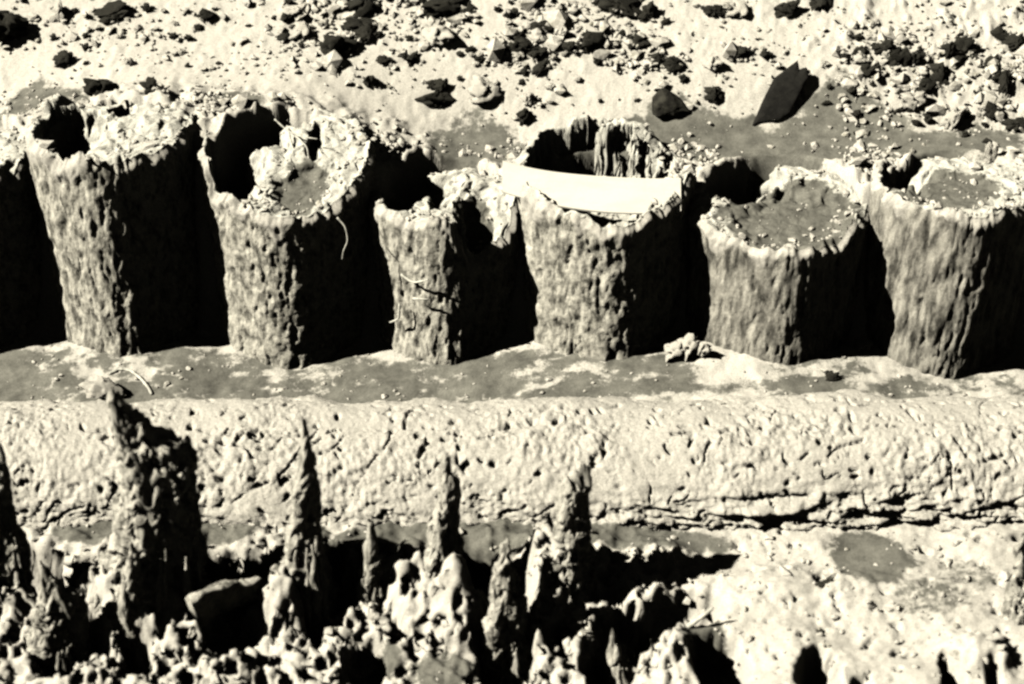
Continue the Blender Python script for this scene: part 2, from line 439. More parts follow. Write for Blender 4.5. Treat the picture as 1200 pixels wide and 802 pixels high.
# ------------------------------------------------------------------ the long bank in front of the posts
def build_bank():
    xs = np.concatenate([np.linspace(-6, -1.2, 40)[:-1], np.arange(-1.2, 1.2, 0.003), np.linspace(1.2, 6, 40)[1:]])
    n = 170
    t = np.linspace(-0.25, math.pi + 0.35, n)          # from behind, over the top, tucked under in front
    Xb, Tb = np.meshgrid(xs, t, indexing='ij')
    c, s = np.cos(Tb), np.sin(Tb)
    ry, rz = 0.158, 0.124
    e = np.where(Tb > math.pi / 2, 1.22, 0.8)
    yc = -0.54 + 0.018 * perlin(Xb * 1.7, 0, 0, 3) + 0.012 * Xb
    Yb = yc + ry * np.sign(c) * np.abs(c) ** e
    Zb = -0.052 + rz * np.sign(s) * np.abs(s) ** e + 0.012 * perlin(Xb * 2.5, 0, 0, 4)
    nx = np.zeros_like(c)
    front = sstep(0.9, 1.7, Tb)
    v = Tb * 0.13
    amp = 0.10 + 1.0 * sstep(0.0, 0.55, Xb + 0.1 * perlin(Xb * 4, 0, 0, 8))
    wx, wv = 0.020 * perlin(Xb * 14, v * 14, 0, 44), 0.020 * perlin(Xb * 14, v * 14, 9, 44)
    a1, b1 = (Xb + wx) * 0.82 + (v + wv) * 0.57, -(Xb + wx) * 0.57 + (v + wv) * 0.82     # slantwise
    cr = ridged(a1 * 15, b1 * 8, 0, 1, 11)
    crack = sstep(0.94, 0.99, cr) * sstep(-0.15, 0.1, perlin(Xb * 7, v * 9, 5, 3))
    cr2 = ridged(a1 * 22 + 3, b1 * 16, 4, 2, 15)
    crack2 = sstep(0.89, 0.96, cr2) * sstep(-0.1, 0.2, perlin(Xb * 11, v * 12, 7, 4))
    cr3 = ridged(Xb * 15, v * 40 + wv * 60, 2, 1, 19)
    crack3 = sstep(0.93, 0.99, cr3) * sstep(0.1, 0.35, perlin(Xb * 9, v * 14, 11, 4))
    rgh = sstep(-0.3, 0.3, perlin(Xb * 5, v * 8, 3, 52) + 0.3 * (front - 0.5))
    disp = 0.008 * fbm(Xb * 5, v * 6, 0, 3, 22) + 0.0046 * fbm(Xb * 80, v * 80, 0, 3, 29, .7) * (0.22 + 0.78 * rgh * (0.25 + 0.75 * front))
    disp = disp + 0.010 * np.clip(fbm(Xb * 20, v * 26, 0, 3, 53), -0.3, 0.5) * rgh * front
    pm = perlin(Xb * 6, v * 10, 0, 46) + 0.6 * perlin(Xb * 21, v * 25, 0, 49)
    brk = sstep(-0.12, 0.12, perlin(Xb * 36, v * 36, 3, 58))
    crack, crack2, crack3 = crack * brk, crack2 * brk, crack3 * brk
    pm = perlin(Xb * 31, v * 37, 0, 46) + 0.3 * perlin(Xb * 5, v * 6, 0, 49)
    disp = disp - front * (0.030 * crack + 0.016 * crack2 + 0.012 * crack3 * np.clip(amp, 0.2, 1))
    disp = disp - 0.011 * sstep(0.34, 0.18, worley2((Xb + wx * 2) / 0.034, (v + wv) / 0.024, 48)) * sstep(0.1, 0.35, pm)
    disp = disp + (1 - sstep(0.5, 1.3, Tb)) * 0.018 * fbm(Xb * 8, v * 10, 0, 5, 47)
    low = sstep(2.35, 2.8, Tb)
    lay = fbm(Xb * 15, v * 42, 0, 4, 35)
    disp = disp + low * amp * (0.018 * lay - 0.008 * sstep(-0.1, 0.3, perlin(Xb * 6, 0, 0, 57))) + low * (1 - np.clip(amp, 0, 1)) * 0.003 * lay
    Yb = Yb + c * disp; Zb = Zb + s * disp
    V = np.stack([Xb, Yb, Zb], -1).reshape(-1, 3)
    return tag(link('bank', mesh('bank', V, grid_faces(len(xs), n), M_bank)), kind='structure')
build_bank()

# ------------------------------------------------------------------ the posts
def plan_profile(ridge, seed, n):
    pts = [(-0.985, 0.12), (-0.80, -0.52), (ridge - 0.02, -0.97), (0.72, -0.47), (0.95, 0.22), (0.70, 0.76), (-0.1, 0.97), (-0.74, 0.74)]
    th = np.linspace(0, 2 * math.pi, n, endpoint=False)
    a = np.array(pts); b = np.roll(a, -1, axis=0)
    R = np.full(n, 9.0)
    d = np.stack([np.cos(th), np.sin(th)], 1)
    for p, q in zip(a, b):
        e = q - p
        den = d[:, 0] * e[1] - d[:, 1] * e[0]
        with np.errstate(divide='ignore', invalid='ignore'):
            t = (p[0] * e[1] - p[1] * e[0]) / den
            s = (p[0] * d[:, 1] - p[1] * d[:, 0]) / den
        ok = (t > 0) & (s >= -1e-6) & (s <= 1 + 1e-6)
        R = np.where(ok, np.minimum(R, t), R)
    w = max(3, n // 11); k = np.hanning(2 * w + 3); k /= k.sum()
    R = np.convolve(np.concatenate([R[-w - 1:], R, R[:w + 1]]), k, 'valid')
    return th, R

# features of each top: (px, py, rx, ry, dz) – hollows negative, crusts positive; wet patches (px, py, rx, ry, strength)
TOPS = {
    'p0': dict(f=[(10, 205, 12, 14, -.03)], wet=[]),
    'p1': dict(f=[(84, 156, 42, 30, -.12), (145, 128, 16, 9, -.05), (215, 182, 10, 6, -.03), (60, 120, 30, 10, .03), (150, 140, 60, 22, .012)], wet=[]),
    'p2': dict(f=[(236, 215, 12, 40, .05), (268, 204, 32, 44, -.18), (306, 156, 30, 22, -.13), (345, 140, 20, 16, -.05), (368, 172, 8, 16, -.05), (300, 240, 10, 14, -.05),
                  (255, 150, 14, 12, .03), (290, 125, 40, 10, .04), (352, 215, 34, 22, -.02)],
               wet=[(352, 208, 26, 20, 1.1)]),
    'p3': dict(f=[(490, 218, 46, 28, -.11), (470, 238, 26, 12, -.06), (497, 222, 14, 20, .075), (450, 205, 10, 12, .03), (560, 240, 24, 26, -.03), (560, 300, 34, 26, -.06)],
               wet=[(555, 238, 22, 16, .9)]),
    'p4': dict(f=[(690, 206, 98, 64, -.14), (700, 270, 24, 16, -.03), (640, 262, 30, 10, .02), (800, 250, 16, 14, .03), (735, 258, 60, 14, -.03)], wet=[]),
    'p5': dict(f=[(868, 206, 54, 26, -.10), (925, 252, 72, 44, -.022)],
               wet=[(925, 252, 76, 46, 1.3)]),
    'p6': dict(f=[(1056, 192, 32, 27, -.12), (1048, 232, 10, 9, -.05), (1110, 222, 62, 28, -.016)],
               wet=[(1108, 222, 62, 28, 1.25)]),
}
SIDE = {  # frequency across and along, and depth of the weathering
    'p0': (26, 26, .8), 'p1': (46, 14, .85), 'p2': (42, 20, .8), 'p3': (46, 14, .85), 'p4': (42, 16, .85), 'p5': (54, 12, .72), 'p6': (54, 9, .85)}
LABEL = {
    'p0': 'dark timber post cut off by the left edge of the trench view',
    'p1': 'tallest broad post with a flat white crusted top, second from the left edge',
    'p2': 'broad post with a huge black hollow and fine root hairs in its top',
    'p3': 'narrow post with straws on its lit face and a broken front corner',
    'p4': 'post with the white strip lying across its broken hollow top',
    'p5': 'post with a round grey sunken top edged by crumbled white rim',
    'p6': 'fluted post with a smooth grey top at the right edge of the row',
}
def build_post(p):
    key = p['key']; sd = int(key[1]) * 7 + 3
    n, nz, nr = 340, 170, 80
    th, prof = plan_profile(p['ridge'], sd, n)
    R = p['R']; x0, y0 = p['x'], p['y']
    tilt = (p['zb'] - p['zf']) / (1.7 * R); zm = (p['zb'] + p['zf']) / 2
    def top(xl, yl, q=None):
        inside = 0.0 if q is None else sstep(0.965, 0.885, q + 0.06 * perlin(xl * 13, yl * 13, 0, sd))
        if key == 'p3' and q is not None: inside = np.maximum(inside, sstep(0.0, -0.05, yl) * sstep(-0.02, 0.02, xl))
        if key == 'p3' and q is None: inside = sstep(0.0, -0.05, yl) * sstep(-0.02, 0.02, xl)
        z = zm + tilt * yl - (0.022 * sstep(0.35 * R, 0.9 * R, yl) if key != 'p4' else 0.05 * sstep(0.25 * R, 0.8 * R, xl) * sstep(-0.2 * R, 0.3 * R, yl))
        Xw, Yw = x0 + xl, y0 + yl
        wq = 0.28 * perlin(Xw * 16, Yw * 16, 0, sd) + 0.3 * perlin(Xw * 40, Yw * 40, 0, sd + 1)
        wet = np.zeros_like(z)
        for (px, py, rx, ry, dz) in TOPS[key]['f']:
            r = feature(Xw, Yw, px, py, rx, ry, zm + (0 if dz > 0 else 0), wq)
            if dz < -0.04:          # a hollow: steep on its left, climbing slowly to the right; the rim stays
                cc = at_z(px, py, zm); side = sstep(-0.1, 0.5, (Xw - cc[0]) / (rx / ppm(cc)))
                prof_ = sstep(1.10, 0.85, r) * (1 - side) + sstep(1.25, 0.30, r) * side
                z = z + dz * (sstep(1.10, 0.85, r) if rx > 90 else prof_) * inside
            else:
                z = z + dz * sstep(1.25, 0.55, r)
        for (px, py, rx, ry, st) in TOPS[key]['wet']:
            wet = np.maximum(wet, st * sstep(1.25, 0.75, feature(Xw, Yw, px, py, rx, ry, zm, wq * 0.6)))
        dry = 1 - 0.6 * np.clip(wet, 0, 1)
        z = z + dry * (0.010 * fbm(Xw * 15, Yw * 15, 0, 3, sd + 5) + 0.005 * np.clip(fbm(Xw * 50, Yw * 50, 0, 2, sd + 9), -.6, 1))
        if key == 'p3':                          # broken away at the front right
            z = z - 0.075 * sstep(0.05 * R, 0.22 * R, xl + 0.02 * perlin(xl * 30, yl * 30, 0, 4)) * sstep(-0.05 * R, -0.55 * R, yl)
        return z, wet
    fa, fz, dep = SIDE[key]
    xr, yr = prof * R * np.cos(th), prof * R * np.sin(th)
    zt, _ = top(xr * 0.97, yr * 0.97)
    rag = 0.020 * fbm(np.cos(th) * 2.4, np.sin(th) * 2.4, 0, 5, sd + 2)
    zt = zt + rag
    u = np.linspace(0, 1, nz)[:, None]
    zb = p['z0'] - 0.09
    Zs = zb + (zt[None, :] - zb) * u
    C, S = np.cos(th)[None, :], np.sin(th)[None, :]
    px_, py_ = xr[None, :] + 0 * u, yr[None, :] + 0 * u
    h = Zs - p['z0']
    noise = (0.0045 * fbm(px_ * fa, py_ * fa, Zs * fz, 5, sd + 20, .55)
             + 0.006 * perlin(px_ * 7, py_ * 7, Zs * 5, sd + 30)
             + 0.003 * fbm(px_ * 75, py_ * 75, Zs * (fz * 1.6), 3, sd + 50, .6)
             - 0.005 * sstep(0.15, 0.5, perlin(px_ * fa * 1.5, py_ * fa * 1.3, Zs * fz * 1.5, sd + 40))) * dep
    chk = ridged(C * 7 + 0 * u, S * 7 + 0 * u, Zs * 3.5, 2, sd + 80)
    noise = noise - 0.010 * sstep(0.88, 0.97, chk) * sstep(-0.1, 0.25, perlin(px_ * 12, py_ * 12, Zs * 8, sd + 81))      # drying checks
    noise = noise - 0.010 * sstep(0.95, 1.0, u) ** 2          # worn upper edge
    flare = 1 + 0.03 * np.clip(1 - h / 0.08, 0, 1) + 0.015 * (h / 0.4)
    rr = prof[None, :] * R * flare + noise
    Vs = np.stack([rr * C, rr * S, Zs - p['z0']], -1)
    # earth still caked over the upper edge, running down in tongues
    soil = sstep(-0.050, -0.004, Zs - zt[None, :] + 0.045 * perlin(px_ * 16, py_ * 16, Zs * 4, sd + 60) + 0.02 * perlin(px_ * 40, py_ * 40, Zs * 14, sd + 61))
    rr = rr + 0.004 * soil * (1 - sstep(0.97, 1, u))
    Vs = np.stack([rr * C, rr * S, Zs - p['z0']], -1)
    root = empty('timber_post', (x0, y0, p['z0']))
    tag(root, LABEL[key], 'post', 'row of timber posts in the trench')
    me = mesh('shaft', Vs.reshape(-1, 3), grid_faces(nz, n, True), M_greywood if key in ('p5', 'p6') else M_wood, {'wet': soil.ravel()})
    link('shaft', me, root)
    # the top: rings from the rim inwards
    q = np.linspace(1, 0, nr)[:, None]
    rt = rr[-1][None, :] * q
    xl, yl = rt * C, rt * S
    zt2, wet = top(xl * 0.97, yl * 0.97, q + 0 * xl)
    blend = sstep(0.93, 1.0, q)
    zt2 = zt2 * (1 - blend) + (Zs[-1][None, :]) * blend
    jit = sstep(0.985, 0.93, q)
    jx = 0.009 * fbm(xl * 26, yl * 26, zt2 * 26, 3, sd + 70) * jit; jy = 0.009 * fbm(xl * 26, yl * 26, zt2 * 26 + 9, 3, sd + 71) * jit
    if key == 'p4':                              # the hollow's wall splits into layers
        lam = 0.013 * fbm(xl * 9, yl * 9, zt2 * 85, 3, sd + 73) * jit
        jx = jx + lam * C; jy = jy + lam * S
    Vt = np.stack([xl + jx, yl + jy, zt2 - p['z0']], -1)
    Vt[0] = Vs[-1]
    me = mesh('end_grain', Vt.reshape(-1, 3), grid_faces(nr, n, True), M_top, {'wet': wet.ravel()})
    link('end_grain', me, root)
    p['top'] = Vt + np.array([x0, y0, p['z0']]); p['q'] = q[:, 0]
    return root
roots = {p['key']: build_post(p) for p in POSTS}

# ------------------------------------------------------------------ thin tubes: roots, straws, splinters
def tube(name, pts, r0, r1, mat, parent=None, origin=None, seg=7, sub=6):
    P = np.array(pts, float)
    if len(P) > 2:                 # smooth the run
        t = np.arange(len(P)); tt = np.linspace(0, len(P) - 1, (len(P) - 1) * sub + 1)
        Q = np.stack([np.interp(tt, t, P[:, k]) for k in range(3)], 1)
        for _ in range(3): Q[1:-1] = (Q[:-2] + 2 * Q[1:-1] + Q[2:]) / 4
        P = Q
    n = len(P); T = np.gradient(P, axis=0); T /= np.linalg.norm(T, axis=1)[:, None] + 1e-9
    a = np.cross(T, np.array([0.3, 0.9, 0.31])); a /= np.linalg.norm(a, axis=1)[:, None]
    b = np.cross(T, a)
    rad = np.linspace(r0, r1, n)[:, None] * (1 + 0.18 * rng.normal(size=(n, 1)))
    th = np.linspace(0, 2 * math.pi, seg, endpoint=False)
    V = (P[:, None, :] + rad[:, :, None] * (np.cos(th)[None, :, None] * a[:, None, :] + np.sin(th)[None, :, None] * b[:, None, :])).reshape(-1, 3)
    o0 = np.array(origin if origin is not None else (P[0] if parent is None else (0, 0, 0)), float)
    F = grid_faces(n, seg, True)
    caps = [np.arange(seg)[::-1][None, :], (np.arange(seg) + (n - 1) * seg)[None, :]]
    o = link(name, mesh(name, V - o0, [F] + caps, mat), parent)
    if parent is None: o.location = o0
    return o
def on_post(key, pix, out=0.004, depth=0.92):
    p = POSTS[int(key[1])]
    r = []
    for (px, py, k) in pix:        # k: how far in front of the post's axis, in radii
        q = at_y(px, py, p['y'] - k * p['R'])
        r.append(q - np.array([p['x'], p['y'], p['z0']]))
    return r
def root_on(key, pix, r0=0.0022, r1=0.0012):
    tube('root', on_post(key, pix), r0, r1, M_root, roots[key])
root_on('p2', [(395, 255, .75), (405, 266, .80), (408, 282, .82), (402, 295, .83), (401, 304, .83)])
root_on('p2', [(322, 140, -.5), (335, 152, -.4), (350, 160, -.25), (372, 163, -.1)])
root_on('p2', [(338, 152, -.4), (342, 172, -.2), (352, 186, -.05)])
root_on('p2', [(345, 158, -.35), (360, 172, -.1), (362, 190, 0)])
root_on('p3', [(470, 322, .80), (484, 332, .90), (502, 328, .98)], .0028, .002)
root_on('p3', [(484, 350, .90), (502, 351, .98)], .0028, .002)
root_on('p3', [(468, 356, .80), (468, 374, .82), (457, 378, .74)], .0026, .002)

# ------------------------------------------------------------------ lumps: clods and stones
def ico(level=3):
    import bmesh
    bm = bmesh.new(); bmesh.ops.create_icosphere(bm, subdivisions=level, radius=1.0)
    V = np.array([v.co[:] for v in bm.verts]); F = np.array([[v.index for v in f.verts] for f in bm.faces])
    bm.free(); return V, F
ICO4 = ico(4); ICO3 = ico(3)
def clod_mesh(name, seed, mat, rough=0.35, level=4, flat=0.75):
    V, F = ICO4 if level == 4 else ICO3
    r = 1 + rough * fbm(V[:, 0] * 1.3 + seed * 9.1, V[:, 1] * 1.3, V[:, 2] * 1.3, 4, seed, .55)
    # chop some flat faces
    W_ = V * r[:, None]
    g = np.random.default_rng(seed)
    for _ in range(6):
        nrm = g.normal(size=3); nrm /= np.linalg.norm(nrm); dlim = g.uniform(0.62, 0.9)
        d = W_ @ nrm; over = np.clip(d - dlim, 0, None)
        W_ = W_ - over[:, None] * nrm * 0.85
    W_[:, 2] *= flat
    return mesh(name, W_, F, mat)
PALE = [clod_mesh('clod', 100 + i, M_paleclod, 0.95) for i in range(8)]
DARK = [clod_mesh('clod', 200 + i, M_darkclod, 0.95, 4, 0.8) for i in range(8)]
def surface_at(px, py):
    """walk along the line of sight until it meets the ground"""
    d = ray(px, py); d = d / np.linalg.norm(d)
    t = 2.6; p = CAM + d * t
    while t < 9:
        p = CAM + d * t
        if p[2] < gz(p[0], p[1]): return p
        t += 0.006
    return p
def clod(px, py, rx, ry, dark, label, group, cat='clod', rot=None, sink=0.35):
    foot = surface_at(px, py + ry * 0.6)
    s = ppm(foot)
    a = rx / s; b = ry / s
    i = random.randrange(8)
    o = link('clod', (DARK if dark else PALE)[i])
    o.scale = (a, a * random.uniform(.7, .9), max(b * 1.25, a * 0.35))
    o.rotation_euler = (random.uniform(-.25, .25), random.uniform(-.25, .25), random.uniform(-.5, .5) + random.choice((0, math.pi)))
    o.location = (foot[0], foot[1] + a * 0.35, gz(foot[0], foot[1] + a * 0.35) + o.scale[2] * sink)
    tag(o, label, cat, group)
    return o
G_BIG = 'large clods lying on the upcast slope'
BIG = [
    (10, 30, 22, 26, 1, 'big black clod in the top left corner of the slope'),
    (68, 15, 8, 10, 1, 'small black lump beside the big clod in the top left corner'),
    (135, 20, 22, 7, 1, 'long flat dark clod near the top edge above the white crusted post'),
    (75, 72, 11, 11, 1, 'rounded dark clod on bare white slope above the left grey patch'),
    (117, 102, 17, 14, 1, 'dark squat clod just behind the tall white topped post'),
    (178, 103, 10, 9, 1, 'small dark clod at the right rear rim of the tall white topped post'),
    (357, 38, 11, 7, 1, 'ragged dark clod left of the stacked pair of black clods'),
    (427, 8, 19, 14, 1, 'large black clod touching the top edge, upper of a stacked pair'),
    (424, 35, 18, 9, 1, 'oval black clod, lower of the stacked pair near the top edge'),
    (391, 60, 19, 14, 1, 'crumbling speckled black clod below the stacked pair'),
    (433, 96, 9, 9, 1, 'lone round dark clod on clean white slope above the narrow post'),
    (515, 45, 16, 8, 1, 'flat dark clod in the open middle of the white slope'),
    (520, 12, 26, 11, 1, 'wide black clod at the top edge with a paler top'),
    (483, 70, 8, 6, 1, 'small dark clod below the flat clod in the middle of the slope'),
    (448, 72, 9, 5, 1, 'thin dark clod beside the crumbling speckled one'),
    (510, 118, 15, 10, 1, 'forked dark clod above the grey patch behind the narrow post'),
    (568, 112, 16, 11, 1, 'glossy black clod right of the forked dark clod'),
    (635, 33, 11, 7, 1, 'dark clod in the crowded rubble at the top centre'),
    (612, 52, 13, 7, 1, 'dark lump at the left end of the bent row of rubble'),
    (632, 62, 12, 8, 1, 'pale edged lump below the crowded rubble at the top centre'),
    (693, 50, 14, 14, 1, 'black lobed clod in the middle of the upper slope'),
    (725, 8, 20, 14, 1, 'very big black clod at the top edge right of centre'),
    (760, 14, 9, 14, 1, 'upright black clod beside a white stone at the top edge'),
    (748, 50, 10, 6, 1, 'low dark clod right of the black lobed clod'),
    (788, 77, 13, 10, 1, 'solid black clod above the pyramid shaped lump'),
    (835, 113, 11, 9, 1, 'round dark clod just right of the pyramid shaped lump'),
    (835, 75, 9, 7, 1, 'small dark clod left of the slanting dark clod'),
    (865, 63, 14, 8, 1, 'slanting dark clod above the upright black slab'),
    (922, 12, 13, 11, 1, 'angular dark clod at the top edge above the upright slab'),
    (960, 6, 14, 7, 1, 'long dark clod trailing right along the top edge'),
    (837, 14, 10, 8, 1, 'dark clod at the top edge between two pale ones'),
    (870, 16, 11, 7, 1, 'dark clod with pale face near the top edge, right of centre'),
    (615, 138, 9, 11, 1, 'dark round clod standing left of the white strip'),
    (1010, 65, 7, 6, 1, 'leftmost small clod of the heap on the right slope'),
    (1030, 60, 8, 6, 1, 'angular small clod at the upper left of the right heap'),
    (1052, 68, 10, 15, 1, 'curved dark clod in the upper left of the right heap'),
    (1068, 118, 12, 10, 1, 'low end of the long diagonal dark lumps on the right heap'),
    (1085, 105, 12, 10, 1, 'middle of the long diagonal dark lumps on the right heap'),
    (1100, 88, 12, 14, 1, 'upper end of the long diagonal dark lumps on the right heap'),
    (1128, 62, 18, 10, 1, 'biggest oval dark clod at the top of the right heap'),
    (1112, 60, 6, 14, 1, 'narrow upright dark clod beside the biggest oval one'),
    (1115, 140, 11, 11, 1, 'dark clod at the foot of the right heap above the grey strip'),
    (1162, 132, 11, 14, 1, 'tall peaked dark clod at the foot of the right heap'),
    (1178, 100, 7, 16, 1, 'slim dark clod near the right edge of the slope'),
    (1165, 72, 10, 7, 1, 'dark clod right of the biggest oval one on the right heap'),
    (1190, 52, 12, 9, 1, 'dark clod cut by the right edge of the slope'),
    (1162, 180, 6, 10, 1, 'small pointed dark stone on the flat behind the fluted post'),
    (1156, 166, 5, 5, 1, 'tiny dark stone just behind the small pointed one'),
]
for k, (px, py, rx, ry, dk, lb) in enumerate(BIG):
    pale = k % 5 == 1 and rx < 17
    clod(px, py, rx * (1.15 if pale else 1), ry * (1.5 if pale else 1), 0 if pale else 1, lb, G_BIG, sink=.2)
clod(808, 412, 13, 14, 0, 'tallest pale crumbly lump in the heap between the feet of two posts', 'pale lumps at the feet of the posts', sink=.5)
clod(790, 417, 14, 11, 0, 'wide low pale lump at the left of the heap between two feet', 'pale lumps at the feet of the posts', sink=.5)
clod(823, 411, 8, 14, 0, 'narrow pale lump leaning against the foot of the grey topped post', 'pale lumps at the feet of the posts', sink=.5)
clod(1010, 408, 9, 9, 0, 'pale lump wedged at the foot between the last two posts', 'pale lumps at the feet of the posts', sink=.5)
clod(124, 456, 20, 16, 0, 'pale lump of earth on the mud behind the tallest rotten stake', 'pale lumps at the feet of the posts', sink=.3)
clod(975, 442, 8, 7, 1, 'small dark pebble on the muddy floor by the grey topped post', 'dark pebbles on the trench floor')
clod(452, 494, 9, 6, 1, 'flat dark pebble on the bank below the broad hollow post', 'dark pebbles on the trench floor')
clod(594, 488, 6, 6, 1, 'round dark pebble on the bank edge below the narrow post', 'dark pebbles on the trench floor')
clod(966, 681, 11, 8, 1, 'dark crumb below the grey puddle on the right foreground', 'dark pebbles on the trench floor')
# small clods in their swarms
ZONES = [  # px range, py range, count, label
    (330, 620, 0, 75, 62, 'small dark crumb scattered on the upper middle of the slope'),
    (600, 780, 0, 80, 48, 'small dark crumb in the crowded rubble right of top centre'),
    (985, 1200, 42, 160, 62, 'small dark crumb in the heap on the right of the slope'),
    (60, 260, 0, 85, 26, 'small dark crumb thinly strewn on the left of the slope'),
    (480, 780, 80, 128, 18, 'small dark crumb low on the slope behind the narrow post'),
    (780, 990, 0, 130, 16, 'small dark crumb on the clean slope around the upright slab'),
]
for (xa, xb, ya, yb, cnt, lb) in ZONES:
    for _ in range(cnt):
        r = float(np.exp(rng.normal(1.25, 0.38)))
        clod(rng.uniform(xa, xb), rng.uniform(ya, yb), r * rng.uniform(.9, 1.6), r, 1 if rng.random() < (.85 if xa > 900 else .65) else 0, lb, lb.replace('small dark crumb', 'crumbs'))

# the finest rubble, past counting: one mesh of chips half sunk in the soil
def rubble():
    V1, F1 = ico(1)
    Vs, Fs, off = [], [], 0
    g = np.random.default_rng(55)
    def add(p, size):
        r = size * math.exp(g.normal(0, 0.45)) / 520.0
        W_ = V1 * (1 + 0.28 * g.normal(size=(len(V1), 1)))
        W_ = W_ * np.array([g.uniform(.8, 1.5), g.uniform(.7, 1.1), g.uniform(.6, 1.0)]) * r
        a = g.uniform(0, 6.28); ca, sa = math.cos(a), math.sin(a)
        W_ = np.stack([W_[:, 0] * ca - W_[:, 1] * sa, W_[:, 0] * sa + W_[:, 1] * ca, W_[:, 2]], 1)
        Vs.append(W_ + np.array([p[0], p[1], p[2] + r * 0.25])); Fs.append(F1 + len(V1) * len(Fs))
    zones = [(0, 1200, -10, 130, 1500, 1.5), (980, 1210, 20, 175, 700, 2.4), (980, 1210, 30, 165, 170, 4.6), (330, 780, -10, 80, 700, 2.2), (330, 780, -10, 85, 210, 4.6), (0, 330, -10, 85, 90, 4.0), (450, 1000, 60, 130, 50, 4.2), (0, 1200, 110, 190, 350, 1.4),
             (640, 1200, 620, 800, 420, 1.5), (640, 1200, 620, 800, 60, 3.2), (0, 1200, 415, 480, 260, 1.5), (0, 640, 600, 800, 260, 1.6)]
    for (xa, xb, ya, yb, cnt, size) in zones:
        for _ in range(cnt):
            p = surface_fast(g.uniform(xa, xb), g.uniform(ya, yb))
            if p is None: continue
            if perlin(p[0] * 7, p[1] * 7, 0, 88) < g.uniform(-0.5, 0.25): continue
            if any(math.hypot(p[0] - q['x'], p[1] - q['y']) < q['R'] for q in POSTS): continue
            add(p, size)
    for q in POSTS:                              # crumbs lying on the tops, and packed round them
        for _ in range(170):
            i = int(g.integers(0, 28)) if g.random() < 0.75 else int(g.integers(0, 70))
            p = q['top'][i, int(g.integers(0, q['top'].shape[1]))]
            add(p, g.uniform(1.2, 2.6) if i < 28 else g.uniform(.9, 1.6))
        for _ in range(210):
            x = q['x'] + g.uniform(-1.1, 1.1) * q['R']; y = q['y'] + g.normal(0.125, 0.035)
            if math.hypot((x - q['x']) / q['R'], (y - q['y']) / q['R']) < .88: continue
            add((x, y, gz(x, y)), g.uniform(1.3, 3.4))
    o = link('rubble', mesh('rubble', np.vstack(Vs), np.vstack(Fs), M_paleclod, smooth=False))
    tag(o, 'pale gritty rubble strewn over the slope and trench', 'rubble', kind='stuff')
def surface_fast(px, py):
    d = ray(px, py); d = d / np.linalg.norm(d); t = 2.7
    while t < 6:
        p = CAM + d * t; h = p[2] - gz(p[0], p[1])
        if h < 0.004: return np.array([p[0], p[1], gz(p[0], p[1])])
        t += max(0.008, h * 0.7)
    return None
rubble()

# the two named lumps: the pyramid and the upright slab
def lump(name, sil, thick, yaw, mat, label, cat, seed, foot_px, lean=0.0):
    """a slab: outline in its own plane (metres), thickness, turned by yaw"""
    sil = np.array(sil, float); m = 160
    per = np.concatenate([sil, sil[:1]]); seglen = np.r_[0, np.cumsum(np.linalg.norm(np.diff(per, axis=0), axis=1))]
    tt = np.linspace(0, seglen[-1], m, endpoint=False)
    out = np.stack([np.interp(tt, seglen, per[:, k]) for k in (0, 1)], 1)
    c = out.mean(0); nl = 26
    rows = []
    for k, a in enumerate(np.linspace(-math.pi / 2, math.pi / 2, nl)):
        f = np.cos(a) ** 0.35 if abs(a) < 1.57 else 0.02
        sh = c + (out - c) * max(f, 0.02)
        rows.append(np.stack([sh[:, 0], np.full(m, math.sin(a) * thick / 2), sh[:, 1]], 1))
    V = np.array(rows)
    d = 0.10 * thick * fbm(V[..., 0] * 30, V[..., 1] * 30, V[..., 2] * 30, 4, seed)
    V[..., 1] += d; V[..., 0] += d * .6; V[..., 2] += d * .6
    V[..., 1] += lean * V[..., 2]
    o = link(name, mesh(name, V.reshape(-1, 3), grid_faces(nl, m, True), mat))
    o.rotation_euler = (0, 0, yaw)
    f = surface_at(*foot_px); o.location = f
    return tag(o, label, cat)
s5 = 1 / 560.0
sl = [(-38, -4), (-26, 22), (-14, 44), (6, 58), (15, 64), (18, 55), (27, 58), (30, 50), (20, 32), (8, 10), (-6, 2), (-20, 0)]
lump('stone_slab', [(x * s5 * 1.0, y * s5 * 0.92) for x, y in sl], 0.022, math.radians(-4), M_shadestone,
     'shade-black pointed slab standing upright on the slope behind the grey topped post', 'slab', 5, (918, 143), 0.85)
py_ = [(-24, -3), (-23, 20), (-10, 34), (2, 30), (16, 14), (27, -2), (0, -4)]
lump('stone', [(x * s5, y * s5 * .62) for x, y in py_], 0.05, math.radians(12), M_darkclod,
     'pyramid shaped dark lump with pale streaks on the slope above the white strip', 'stone', 9, (786, 128), 0.3)
